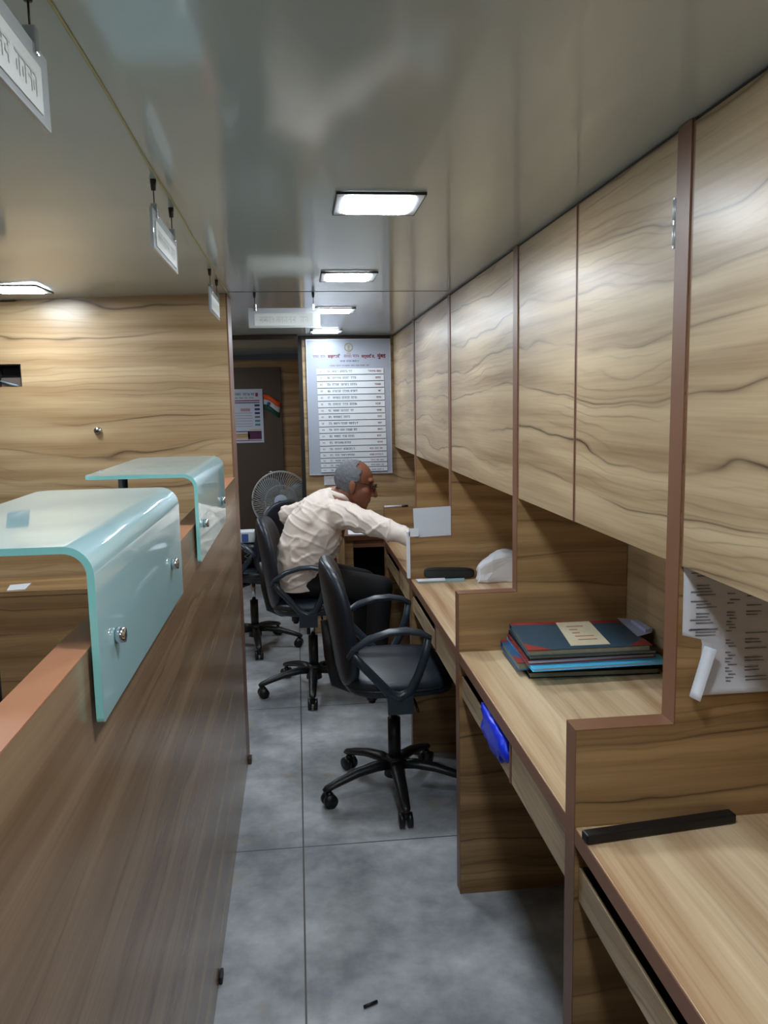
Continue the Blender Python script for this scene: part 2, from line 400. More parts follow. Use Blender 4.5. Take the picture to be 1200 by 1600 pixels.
def make_glass(y0, y1, label, post_y):
    t = thing('glass_shelf', (-.25, (y0+y1)/2, PT), label, 'glass shelf', 'bent glass shelves on the partition')
    th = .0085; xo = -.236; zt = 1.346; zb = 1.134; xl = -.497; R = .035
    outer = [(xo, zb)]; inner = [(xo-th, zb)]
    for j in range(9):
        a = math.radians(j*90/8)
        outer.append((xo-R+R*math.cos(a), zt-R+R*math.sin(a)))
        inner.append((xo-R+(R-th)*math.cos(a), zt-R+(R-th)*math.sin(a)))
    outer.append((xl, zt)); inner.append((xl, zt-th))
    n = len(outer); rc = .028
    idx = lambda i, o, s: i*4 + o*2 + s
    mb = MB()
    rows = []
    def P(i, t_): return ((outer[i][0]*(1-t_)+outer[i+1][0]*t_, outer[i][1]*(1-t_)+outer[i+1][1]*t_), (inner[i][0]*(1-t_)+inner[i+1][0]*t_, inner[i][1]*(1-t_)+inner[i+1][1]*t_))
    Lb = abs(outer[1][1]-outer[0][1]); Lt = abs(outer[-1][0]-outer[-2][0])
    rb = .006
    for a in (0, 30, 60, 90): rows.append((*P(0, rb*(1-math.cos(math.radians(a)))/Lb), rb*(1-math.sin(math.radians(a)))))
    for i in range(1, n-1): rows.append((outer[i], inner[i], 0))
    for a in (90, 60, 30, 0): rows.append((*P(n-2, 1-rc*(1-math.cos(math.radians(a)))/Lt), rc*(1-math.sin(math.radians(a)))))
    vs = []
    for (o, i_, ins_) in rows:
        for q in (o, i_):
            vs.append((q[0], y0+ins_, q[1])); vs.append((q[0], y1-ins_, q[1]))
    mb.v = vs; m_ = len(rows)
    def F(f, mat, sm): mb.f.append(list(f)); mb.m.append(mat); mb.smooth.append(sm)
    for i in range(m_-1):
        j = i+1
        F((idx(i,0,0), idx(i,0,1), idx(j,0,1), idx(j,0,0)), 0, True)
        F((idx(i,1,0), idx(j,1,0), idx(j,1,1), idx(i,1,1)), 0, True)
        F((idx(i,0,0), idx(j,0,0), idx(j,1,0), idx(i,1,0)), 1, False)
        F((idx(i,0,1), idx(i,1,1), idx(j,1,1), idx(j,0,1)), 1, False)
    F((idx(0,0,0), idx(0,1,0), idx(0,1,1), idx(0,0,1)), 1, False)
    F((idx(m_-1,0,0), idx(m_-1,0,1), idx(m_-1,1,1), idx(m_-1,1,0)), 1, False)
    g = mb.build('bent_glass', [glass_m, glass_edge], t)
    es = g.modifiers.new('split', 'EDGE_SPLIT'); es.split_angle = .7
    for yy in (y0+.085, y1-.125):
        c = MB(); c.cyl((-.2495, yy, 1.212), (-.2452, yy, 1.212), .007, 16); c.cyl((-.2355, yy, 1.216), (-.224, yy, 1.216), .0105, 24, r1=.0095)
        c.build('standoff_bolt', chrome, t)
    c = MB(); c.cyl((-.486, post_y, .002), (-.486, post_y, zt-th-.001), .013, 18); c.cyl((-.486, post_y, zt-th-.008), (-.486, post_y, zt-th-.0005), .0145, 18)
    c.build('support_post', black_pl, t)
    return t
make_glass(.935, 1.61, 'near bent frosted glass shelf bolted to the partition', 1.27)
make_glass(1.92, 2.615, 'far bent frosted glass shelf, by the wood wall', 2.3)

# ------------------------------------------------------------------ right hand run: dividers, desks, cabinets
YS = [.262, 1.262, 2.262, 3.27, 4.26]
TH = .046; DX = .454; ZD = .77; CB = 1.225
dl = ['tall divider panel nearest the camera, beside the near worktop', 'tall divider panel holding the torn printed sheet', 'tall divider panel behind the stack of ledgers',
      'tall divider panel with the white card on its step', 'farthest divider panel, beyond the seated man\'s arm']
for i, y in enumerate(YS):
    t = thing('divider_panel', (.7, y, 0), dl[i], 'divider panel', 'stepped desk dividers')
    p = MB(); p.prism([(DX+.001, .001), (XR-.001, .001), (XR-.001, ZC-.002), (.6295, ZC-.002), (.6295, .944), (DX+.001, .944)], 'y', y, y+TH)
    p.build('panel', woodX, t)
    e = MB(); e.box(DX-.0005, y-.0003, .001, DX+.001, y+TH+.0003, .9455); e.box(DX+.001, y-.0003, .944, .6295, y+TH+.0003, .9455); e.box(.6275, y-.0003, .9455, .6295, y+TH+.0003, ZC-.002)
    e.build('edge_band', band_m, t)['label'] = 'reddish brown edge band'
ends = YS[1:] + [YB]
desk_l = ['nearest desk with the long black bar lying on it', 'desk with the stack of ledgers on it', 'desk with the black pouch and white cloth bag', 'desk the man is reaching over']
cab_l = ['nearest wall cabinet, cut off at the right edge', 'two-door wall cabinet above the ledgers', 'wall cabinet above the black pouch and cloth bag', 'wall cabinet above the white card and the man\'s hand', 'farthest wall cabinet, next to the notice board']
for i in range(5):
    y0 = YS[i]+TH+.001; y1 = ends[i]-.001
    # wall cabinet
    t = thing('wall_cabinet', (.8, (y0+y1)/2, CB), cab_l[i], 'wall cabinet', 'overhead cabinets along the right wall')
    p = MB(); p.box(.650, y0, CB, XR-.002, y1, ZC-.007); p.build('body', woodY, t)
    ym = (y0+y1)/2
    drs = [(y0+.001, ym-.003), (ym+.003, y1-.001)] if i < 2 else [(y0+.001, y1-.001)]
    for (a, b_) in drs:
        q = MB(); q.box(.6305, a, CB-.003, .6485, b_, ZC-.007); dd = q.build('door', woodY, t, bevel=.0012)
        e = MB(); e.box(.6303, b_-.006, CB-.0032, .6484, b_+.0006, ZC-.0068); e.build('edge_band', band_m, dd)
        if a > y0+.1: e = MB(); e.box(.6303, a-.0006, CB-.0032, .6484, a+.006, ZC-.0068); e.build('edge_band', band_m, dd)
    if i == 1:
        h = MB()
        for zz in (1.75, 1.79): h.cyl((.629, y0+.004, zz), (.629, y0+.004, zz+.032), .0045, 12)
        h.box(.626, y0+.0015, 1.745, .6302, y0+.007, 1.825)
        h.build('hinge', plain('hinge_silver', (214,218,222), .35, .3), t)
    if i == 4: continue
    # desk
    t = thing('desk', (.7, (y0+y1)/2, 0), desk_l[i], 'desk', 'desks along the right wall')
    p = MB(); p.box(DX+.002, y0, ZD-.03, XR-.002, y1, ZD); p.build('worktop', woodTop, t, bevel=.001)
    e = MB(); e.box(DX, y0, ZD-.032, DX+.002, y1, ZD-.001); e.build('edge_band', band_m, t)['label'] = 'brown edge band'
    ym = y0 + .42*(y1-y0)
    s = MB(); s.box(DX+.006, ym-.006, .632, .90, ym+.006, ZD-.0305); s.build('drawer_divider', band_m, t)
    for nm, (a, b_), zt in (('closed', (y0+.002, ym-.0075), ZD-.034), ('open', (ym+.0075, y1-.002), .696)):
        q = MB(); q.box(DX+.008, a, .634, DX+.013, b_, zt); dr = q.build('drawer', woodY, t, bevel=.0006)
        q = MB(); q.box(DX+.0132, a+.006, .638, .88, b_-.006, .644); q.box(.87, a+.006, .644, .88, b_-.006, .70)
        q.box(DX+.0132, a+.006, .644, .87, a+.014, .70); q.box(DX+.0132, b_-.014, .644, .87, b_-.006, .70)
        q.build('drawer_box', black_void, dr)  # inside coloured black, standing in for the shade in the drawer slot
    p = MB(); p.box(.93, y0, .001, .945, y1, ZD-.035); p.build('modesty_panel', woodY, t)
# return desk under the notice board
t = thing('return_desk', (.4, 4.8, 0), 'short desk facing the aisle under the notice board', 'desk')
p = MB(); p.box(.245, 4.45, .742, XR-.002, YB-.002, ZD); p.build('worktop', plain('dark_worktop', (96,64,46), .35, var=.1) , t, bevel=.001)
p = MB(); p.box(.247, 4.46, .001, .295, YB-.004, .7415); p.build('end_panel', woodX, t)
p = MB(); p.box(.295, 4.95, .1, XR-.003, 4.965, .7415); p.build('back_panel', black_void, t)  # black sheet stands in for the darkness under the desk
p = MB(); p.box(.297, 4.462, .70, XR-.003, 4.475, .7415); p.build('front_rail', band_m, t)
p = MB(); p.prism([(.27, 4.48), (.40, 4.47), (.41, 4.66), (.28, 4.68)], 'z', ZD+.0005, ZD+.004); tag(p.build('paper_sheet', white_paper), 'white sheet on the return desk in front of the man', 'paper')

# ------------------------------------------------------------------ notice board
def text_mesh(s, size, mat, name, parent, loc, width=None):
    cu = bpy.data.curves.new(name, 'FONT'); cu.body = s; cu.size = size; cu.offset = .028*size; cu.align_x = 'CENTER'
    o = bpy.data.objects.new('tmp', cu); COL.objects.link(o)
    bpy.context.view_layer.update()
    me = bpy.data.meshes.new_from_object(o.evaluated_get(bpy.context.evaluated_depsgraph_get()))
    bpy.data.objects.remove(o)
    if len(me.vertices) == 0: return None
    xs = [v.co.x for v in me.vertices]; w0 = max(xs)-min(xs); k = (width/w0) if width else 1; cx = (max(xs)+min(xs))/2
    mb = MB(); mb.v = [(loc[0]+(v.co.x-cx)*k, loc[1], loc[2]+v.co.y*(min(k, 1.6) if width else 1)) for v in me.vertices]
    for p in me.polygons: mb.f.append(list(p.vertices)); mb.m.append(0); mb.smooth.append(False)
    return mb.build(name, mat, parent, recalc=False)
BX0, BX1, BZ0, BZ1, BY = .078, .605, 1.058, 1.906, YB-.022
t = thing('notice_board', ((BX0+BX1)/2, BY, BZ0), 'silver committee notice board with rows of white name strips', 'notice board')
p = MB(); p.box(BX0, BY, BZ0, BX1, YB-.001, BZ1); p.build('backing', plain('board_silver', (168,176,192), .35, .2), t)
e = MB()
for bb in ((BX0-.004, BZ0-.004, BX1+.004, BZ0), (BX0-.004, BZ1, BX1+.004, BZ1+.004), (BX0-.004, BZ0, BX0, BZ1), (BX1, BZ0, BX1+.004, BZ1)):
    e.box(bb[0], BY-.004, bb[1], bb[2], YB-.001, bb[3])
e.build('frame', plain('board_frame', (206,210,218), .3, .5), t)
sx = (BX1-BX0)/930.; sz = (BZ1-BZ0)/1450.
bxp = lambda px: BX0+(px-60)*sx
bzp = lambda py: BZ1-(py-78)*sz
rows = [385,455,525,597,667,737,807,875,945,1015,1085,1155,1225,1293,1357,1410,1462,1515]
rnd = random.Random(11)
FP = lambda u, v: (u, BY-.0062, v)
nw = [560,630,605,640,605,625,570,540,620,605,580,530,570,590,520,560,520]; rw = [740,820,810,848,825,815,828,835,835,835,825,828,740,740,748,750,755]
for i in range(17):
    s = MB(); s.box(bxp(165+i*1.2), BY-.005, bzp(rows[i+1]-9), bxp(915+i*1.5), BY-.0005, bzp(rows[i]))
    st = s.build('name_strip', white_pl, t)
    s = MB(); s.box(bxp(165+i*1.2), BY-.003, bzp(rows[i+1]-2), bxp(915+i*1.5), BY-.0005, bzp(rows[i+1]-8)); s.build('strip_dark_line', ink_teal, st)  # dark teal line below each name strip
    hh = (rows[i+1]-rows[i])*sz*.36; zc = bzp((rows[i]+rows[i+1])/2+8)
    l = MB(); marks(l, FP, bxp(275+i), bxp(305+i), zc, hh, rnd, 0); marks(l, FP, bxp(330+i), bxp(nw[i]), zc, hh, rnd, 0); marks(l, FP, bxp(195+i), bxp(225+i), zc+.001, hh*.8, rnd, 1)
    marks(l, FP, bxp(rw[i]), bxp(880+i), zc, hh*.85, rnd, 2)
    l.build('lettering', [ink_teal, ink_gr, ink_red], st, recalc=False)
s = MB()
text_mesh('सहकारी', .034, ink_red, 'heading', t, (bxp(365), BY-.002, bzp(270)), (440-295)*sx)
text_mesh('मर्यादीत,', .034, ink_red, 'heading', t, (bxp(745), BY-.002, bzp(272)), (825-672)*sx)
text_mesh('मुंबई', .034, ink_red, 'heading', t, (bxp(895), BY-.002, bzp(272)), (945-848)*sx)
l = MB(); FP2 = lambda u, v: (u, BY-.0016, v)
marks(l, FP2, bxp(125), bxp(275), bzp(268), .016, rnd, 1); marks(l, FP2, bxp(470), bxp(635), bzp(270), .018, rnd, 0)
marks(l, FP2, bxp(430), bxp(640), bzp(316), .011, rnd, 2); marks(l, FP2, bxp(310), bxp(770), bzp(362), .009, rnd, 1)
l.build('lettering', [ink_red, plain('ink_mauve', (120,84,104), .6), ink_dk], t, recalc=False)
em = MB(); em.tube([(bxp(528)+.024*math.cos(a*PI/16), BY-.002, bzp(158)+.024*math.sin(a*PI/16)) for a in range(32)], .004, 8, closed=True)
em.ell((bxp(528), BY-.001, bzp(152)), (.008, .002, .012)); em.box(bxp(515), BY-.003, bzp(190), bxp(541), BY, bzp(172)); em.box(bxp(505), BY-.002, bzp(228), bxp(551), BY, bzp(214))
em.build('emblem', plain('emblem_tan', (160,150,132), .5), t)

sp = thing('switch_plate', (.222, YB, 1.0), 'small pale switch plate below the notice board', 'switch plate')
p = MB(); p.box(.165, YB-.010, .985, .262, YB-.001, 1.05); p.build('plate', white_pl, sp, bevel=.003)
p = MB()
for i in range(3): p.box(.180+i*.026, YB-.015, 1.005, .198+i*.026, YB-.0102, 1.032)
p.build('rocker', white_pl, sp, bevel=.001)

# ------------------------------------------------------------------ calendar and flag on the far door
CY = YE-.034
t = thing('wall_calendar', (-.4, CY, 1.2), 'printed wall calendar hanging on the brown door', 'calendar')
c0, c1, cz0, cz1 = -.54, -.275, 1.197, 1.643
p = MB(); p.box(c0, CY-.003, cz0, c1, CY+.003, cz1); p.build('sheet', plain('calendar_sheet', (196,204,222), .55), t)
def cbar(mb, u0, v0, u1, v1, mi): mb.box(c0+(c1-c0)*u0, CY-.0045, cz1-(cz1-cz0)*v1, c0+(c1-c0)*u1, CY-.0031, cz1-(cz1-cz0)*v0, mi)
p = MB()
cbar(p, .1, .205, .9, .225, 0); cbar(p, .08, .245, .9, .262, 1)
cbar(p, .1, .78, .93, .795, 1); cbar(p, .1, .81, .55, .93, 2); cbar(p, .5, .79, .93, .935, 3); cbar(p, .1, .95, .93, .965, 0)
cbar(p, .1, .845, .55, .855, 4); cbar(p, .1, .88, .55, .888, 4)
cbar(p, .55, .745, .93, .77, 2)
for i in range(6): cbar(p, .74, .285+i*.072, .90, .325+i*.072, [1,1,1,4,5,5][i])
cbar(p, .3, .36, .6, .41, 6); 
for i in range(6): cbar(p, .12, .44+i*.05, .66, .446+i*.05, 4)
cbar(p, .78, .07, .86, .14, 0)
p.build('printed_block', [plain('cal_red', (150,40,80), .6), plain('cal_navy', (30,52,110), .6), plain('cal_cream', (206,180,140), .6), plain('cal_plum', (84,26,66), .6), ink_gr, plain('cal_teal', (70,130,150), .6), plain('cal_pink', (180,140,150), .6)], t)
l = MB(); FP3 = lambda u, v: (u, CY-.0036, v)
marks(l, FP3, c0+.03, c1-.065, cz1-.055, .022, rnd, 0); marks(l, FP3, c0+.03, c1-.065, cz1-.08, .012, rnd, 0)
l.build('lettering', [ink_dk], t, recalc=False)
t = thing('paper_flag', (-.2, YE-.06, 1.5), 'small tricolour flag drooping beside the wall calendar', 'flag')
def flagband(k, mat, nm):
    mb = MB(); n = 10; vs = []; fs = []
    for i in range(n+1):
        u = i/n
        for s_ in (0, 1):
            v = (k+s_)/3.
            x = -.268 + .142*u + .0*v - .03*v*u*.6; z = 1.598 - .062*u - .125*v + .01*math.sin(u*5)
            y = YE-.055 + .012*math.sin(u*7+v)
            vs.append((x, y, z)); vs.append((x, y+.0012, z))
    for i in range(n):
        a = i*4; c = a+4
        fs += [(a, c, c+2, a+2), (a+1, a+3, c+3, c+1), (a, a+1, c+1, c), (a+2, c+2, c+3, a+3)]
    fs += [(0, 2, 3, 1), (n*4, n*4+1, n*4+3, n*4+2)]
    mb.add(vs, fs, 0, True); return mb.build(nm, mat, t)
flagband(0, plain('flag_saffron', (226,84,28), .6), 'saffron_band'); wbd = flagband(1, plain('flag_white', (206,212,222), .6), 'white_band'); flagband(2, plain('flag_green', (12,78,58), .6), 'green_band')
c = MB(); c.tube([(-.225+.013*math.cos(a*PI/8), YE-.0625, 1.518+.013*math.sin(a*PI/8)) for a in range(16)], .003, 6, closed=True)
for a in range(6): c.cyl((-.225-.012*math.cos(a*PI/6), YE-.0625, 1.518-.012*math.sin(a*PI/6)), (-.225+.012*math.cos(a*PI/6), YE-.0625, 1.518+.012*math.sin(a*PI/6)), .0012, 6)
c.build('wheel_emblem', plain('flag_blue', (40,60,130), .6), wbd)
c = MB(); c.cyl((-.27, YE-.052, 1.40), (-.27, YE-.052, 1.61), .003, 10); c.tube([(-.27, YE-.052, 1.41), (-.27, YE-.03, 1.405), (-.27, YE-.0305, 1.40)], .003, 8); c.build('stick', steel_dk, t)

# ------------------------------------------------------------------ pedestal fan
FX, FY, FZ, FR = -.135, 6.15, .785, .218
t = thing('pedestal_fan', (FX, FY, 0), 'white pedestal fan with round wire cage behind the man', 'fan')
fan_w = plain('fan_white', (172,176,178), .4); fan_hub = plain('fan_hub', (188,200,226), .35)
g = MB()
for r_, dy in ((FR, 0), (FR*.55, -.045)): g.tube([(FX+r_*math.cos(a*PI/24), FY+dy, FZ+r_*math.sin(a*PI/24)) for a in range(48)], .006 if r_ == FR else .003, 8, closed=True)
g.tube([(FX+FR*math.cos(a*PI/24), FY+.03, FZ+FR*math.sin(a*PI/24)) for a in range(48)], .007, 8, closed=True)
for k in range(72):
    a = 2*PI*k/72; pts = []
    for (f, dy) in ((.2, -.06), (.5, -.055), (.8, -.035), (.95, -.014), (1.0, 0)):
        aa = a + (1-f)*.35
        pts.append((FX+FR*f*math.cos(aa), FY+dy, FZ+FR*f*math.sin(aa)))
    g.tube(pts, .0021, 5)
g.build('front_grille', fan_w, t)
g = MB()
for k in range(48):
    a = 2*PI*k/48; pts = []
    for (f, dy) in ((.25, .11), (.6, .1), (.9, .06), (1.0, .03)): pts.append((FX+FR*f*math.cos(a), FY+dy, FZ+FR*f*math.sin(a)))
    g.tube(pts, .0015, 5)
g.build('rear_grille', fan_w, t)
g = MB(); g.cyl((FX, FY-.064, FZ), (FX, FY-.05, FZ), .05, 28); hub = g.build('grille_badge', fan_hub, t, bevel=.004)
g = MB(); g.box(FX-.02, FY-.066, FZ-.006, FX+.02, FY-.0641, FZ+.004); g.build('badge_print', ink_dk, hub)
for k in range(3):
    mb = MB(); vs = []; fs = []; n = 8
    for i in range(n+1):
        f = .2 + .72*i/n
        for j in range(5):
            q = (j/4-.5); ang = k*2*PI/3 + q*1.5*(.55+.45*math.sin(PI*i/n)) + f*.4
            vs.append((FX+FR*f*math.cos(ang), FY+.03+q*.05, FZ+FR*f*math.sin(ang)))
    for i in range(n):
        for j in range(4): fs.append((i*5+j, i*5+j+1, i*5+j+6, i*5+j+5))
    mb.add(vs, fs, 0, True); o = mb.build('blade', plain('fan_blade', (120,128,134), .3) if 'fan_blade' not in bpy.data.materials else bpy.data.materials['fan_blade'], t)
    sm = o.modifiers.new('sol', 'SOLIDIFY'); sm.thickness = .002
g = MB(); g.cyl((FX, FY+.01, FZ), (FX, FY+.05, FZ), .04, 24); g.ell((FX, FY+.17, FZ), (.065, .08, .065), 20, 12); g.build('motor', fan_w, t)
g = MB(); g.cyl((FX, FY+.16, .03), (FX, FY+.16, FZ-.05), .014, 16); g.build('pole', fan_w, t)
g = MB(); g.cyl((FX, FY+.16, .001), (FX, FY+.16, .03), .17, 32, r1=.15); g.build('base', fan_w, t)
g = MB(); g.box(FX-.055, FY+.08, .50, FX+.055, FY+.17, .60); g.build('control_box', fan_hub, t, bevel=.006)

# ------------------------------------------------------------------ swivel chairs (local: origin on floor under the hub, faces +x)
def make_chair():
    t = thing('swivel_chair', (0,0,0), 'x', 'office chair')
    def dome(p):
        q = p.copy()
        if q.z > 0: q.z += .012*(1-(q.x/.21)**2)*(1-(q.y/.235)**2)
        if q.x > .1: q.z -= .25*(q.x-.1)**1.0*.25
        return q
    s = MB(); s.ell((.01, 0, .49), (.205, .235, .042), 40, 16, e1=.5, e2=.55, fn=dome); seat = s.build('seat', black_lea, t)
    s = MB(); s.tube([(.01+.203*math.copysign(abs(math.cos(a))**.55, math.cos(a)), .233*math.copysign(abs(math.sin(a))**.55, math.sin(a)), .487) for a in [2*PI*k/48 for k in range(48)]], .004, 6, closed=True); s.build('piping', black_pl, seat)
    def bend(p):
        return Vector((p.x + .9*p.y*p.y - .13*(p.z) - .25*(p.z+.05)**2*.5, p.y*(1-.25*max(0, p.z)), p.z))
    s = MB(); s.ell((-.212, 0, .70), (.036, .215, .235), 32, 24, e1=.6, e2=.6, fn=bend); s.build('backrest', black_lea, t)
    s = MB(); s.tube([(.0, 0, .44), (-.16, 0, .435), (-.212, 0, .455), (-.232, 0, .56), (-.250, 0, .70)], [.03,.03,.03,.03,.022], 12, flat=.35, up=Vector((0,1,0))); s.build('back_support', black_pl, t)
    s = MB(); s.box(-.11, -.09, .425, .10, .09, .45); s.cyl((-.085, -.02, .425), (-.085, -.02, .385), .022, 16); s.cyl((-.085, -.02, .385), (-.085, -.02, .372), .014, 14); s.build('tilt_mechanism', black_pl, t, bevel=.004)
    s = MB(); s.tube([(.05, -.07, .43), (.06, -.16, .42), (.065, -.205, .40)], .005, 8); s.build('height_lever', black_pl, t)
    for sg in (-1, 1):
        y = sg*.252; a = MB(); U = Vector((0,1,0))
        top = [(-.185, y, .625), (-.165, y, .655), (-.11, y, .690), (-.04, y, .711), (.02, y, .714), (.07, y, .704), (.105, y, .685)]
        a.tube(top, [.014,.019,.021,.021,.021,.02,.015], 12, up=Vector((0,0,1)), flat=.6)
        a.tube([(-.172, y, .645), (-.14, y, .600), (-.09, y, .545), (-.045, y, .492), (-.01, y, .474), (.03, y, .492), (.062, y, .555), (.085, y, .62), (.098, y, .69)], [.013,.015,.016,.017,.018,.017,.016,.015,.013], 12, up=Vector((0,1,0)), flat=1.0)
        a.box(-.05, y-.012, .415, .04, y+.012, .49); a.box(-.04, min(y, sg*.09), .418, .03, max(y, sg*.09), .432)
        a.build('armrest', arm_pl, t, bevel=0)
    s = MB(); s.cyl((0,0,.29), (0,0,.426), .0125, 18); s.build('gas_piston', chrome, t)
    s = MB(); s.cyl((0,0,.085), (0,0,.30), .025, 20); s.cyl((0,0,.07), (0,0,.145), .042, 20, r1=.034); s.build('column_cover', black_pl, t)
    for k in range(5):
        a = math.radians(55+72*k); ca, sa = math.cos(a), math.sin(a)
        l = MB(); l.tube([(ca*r, sa*r, z) for r, z in ((.02,.115), (.08,.118), (.16,.108), (.235,.088), (.285,.072), (.298,.066))], [.026,.026,.023,.02,.017,.01], 12, flat=.72)
        leg = l.build('base_leg', black_pl, t)
        w = MB(); tx, ty = -sa, ca; cx, cy = ca*.275, sa*.275
        for sgn in (-1, 1): w.cyl((cx+tx*sgn*.006, cy+ty*sgn*.006, .0275), (cx+tx*sgn*.024, cy+ty*sgn*.024, .0275), .0265, 20)
        w.ell((cx, cy, .045), (.016, .016, .018), 12, 8); w.cyl((cx, cy, .04), (ca*.280, sa*.280, .075), .006, 8)
        w.build('caster', black_pl, leg)
    return t
chA = make_chair(); chB = copy_tree(chA); chC = copy_tree(chA)
for o, loc, rz, lab in ((chA, (.337, 2.955, 0), 0, 'near empty black swivel chair in front of the desks'), (chB, (.05, 4.13, 0), math.radians(-4), 'black swivel chair the man sits on'), (chC, (-.30, 4.98, 0), math.radians(150), 'farthest black swivel chair, half hidden by the partition')):
    o.location = loc; o.rotation_euler = (0, 0, rz); o['label'] = lab; o['group'] = 'black swivel chairs'

# things on the farthest chair
t = thing('black_bag', (-.33, 4.86, .53), 'black bag with a pale zigzag cord on the farthest chair', 'bag')
p = MB(); p.ell((-.325, 4.9, .616), (.075, .10, .07), 24, 14, e1=.6, e2=.6); p.build('body', black_pl, t)
p = MB(); p.tube([(-.335+.03*(i % 2), 4.797-.003, .676-i*.016) for i in range(9)], .003, 6); p.build('cord', plain('cord_grey', (170,172,174), .4, .3), t)
t = thing('carton', (-.325, 4.9, .68), 'small white and blue carton on top of the black bag', 'box')
p = MB(); p.box(-.385, 4.84, .687, -.275, 4.95, .752); p.build('body', white_pl, t, bevel=.003)
p = MB(); p.box(-.35, 4.838, .692, -.31, 4.8395, .74); p.build('printed_panel', plain('carton_blue', (70,92,160), .5), t)

# ------------------------------------------------------------------ things on the desks
# torn printed sheet
SY = YS[1]-.0006
t = thing('torn_sheet', (.7, SY, 1.0), 'torn printed sheet stuck on the divider below the near cabinet', 'paper')
def curl(x, z): return SY - .0 - .018*max(0, (x-.80)/.15)**2 - .012*max(0, (1.06-z)/.06)**2
poly = [(.637, 1.222), (.637, 1.098), (.648, 1.099), (.660, 1.101), (.668, 1.097), (.672, 1.09), (.688, 1.082), (.672, 1.04), (.664, .999), (.75, 1.0), (.80, 1.0), (.93, 1.003), (.93, 1.222)]
mb = MB(); n = 26; vs = []
ys_ = [1.222 - i*(1.222-.999)/n for i in range(n+1)]
def xl(z):
    P_ = [(1.222,.637),(1.100,.638),(1.0975,.668),(1.09,.674),(1.04,.672),(1.0,.664),(.99,.664)]
    for (za, xa), (zb_, xb) in zip(P_, P_[1:]):
        if za >= z >= zb_: return xa+(xb-xa)*(za-z)/(za-zb_+1e-9)
    return .664
nx = 14; fs = []
for z in ys_:
    a = xl(z)
    for j in range(nx+1):
        x = a+(.93-a)*j/nx; vs.append((x, curl(x, z), z))
for i in range(n):
    for j in range(nx): fs.append((i*(nx+1)+j, i*(nx+1)+j+1, (i+1)*(nx+1)+j+1, (i+1)*(nx+1)+j))
mb.add(vs, fs, 0, True); sh = mb.build('sheet', grey_paper, t)
sm = sh.modifiers.new('sol', 'SOLIDIFY'); sm.thickness = .0006; sm.offset = 1
l = MB(); rp = random.Random(5)
for r_ in range(36):
    z = 1.208 - r_*.0054
    segs = [(.66, .70), (.715, .73), (.75, .79), (.80, .85)] if r_ % 3 else [(.65, .695), (.72, .74)]
    for (a, b_) in segs:
        if a < xl(z)+.01 or rp.random() < .25: continue
        b2 = a+(b_-a)*rp.uniform(.5, 1)
        l.add([(a, curl(a, z)-.0012, z), (b2, curl(b2, z)-.0012, z), (b2, curl(b2, z)-.0012, z+.0013), (a, curl(a, z)-.0012, z+.0022)], [(0,1,2,3)])
for z in (1.11,): l.add([(.648, curl(.65, z)-.0012, z), (.70, SY-.0012, z), (.70, SY-.0012, z+.0018), (.648, SY-.0012, z+.0018)], [(0,1,2,3)])
l.build('printed_rows', ink_gr, sh, recalc=False)
f = MB(); vs = []
for i in range(9):
    u = i/8; z = 1.083-.085*u; x0 = .676-.028*u; vs += [(x0, SY-.003-.008*u, z), (x0+.016-.005*u, SY-.016-.012*u, z-.004)]
f.add(vs, [(2*i, 2*i+1, 2*i+3, 2*i+2) for i in range(8)], 0, True); fl = f.build('torn_flap', white_paper, t)
sm = fl.modifiers.new('sol', 'SOLIDIFY'); sm.thickness = .0008

# long black bar
p = MB(); M = Matrix.Translation((.592, 1.228, ZD+.0095)) @ Matrix.Rotation(math.radians(6.5), 4, 'Z'); p.obox(M, .28, .022, .017)
tag(p.build('black_bar', plain('bar_black', (16,16,18), .5), bevel=.003), 'long black bar lying along the divider on the nearest desk', 'bar')

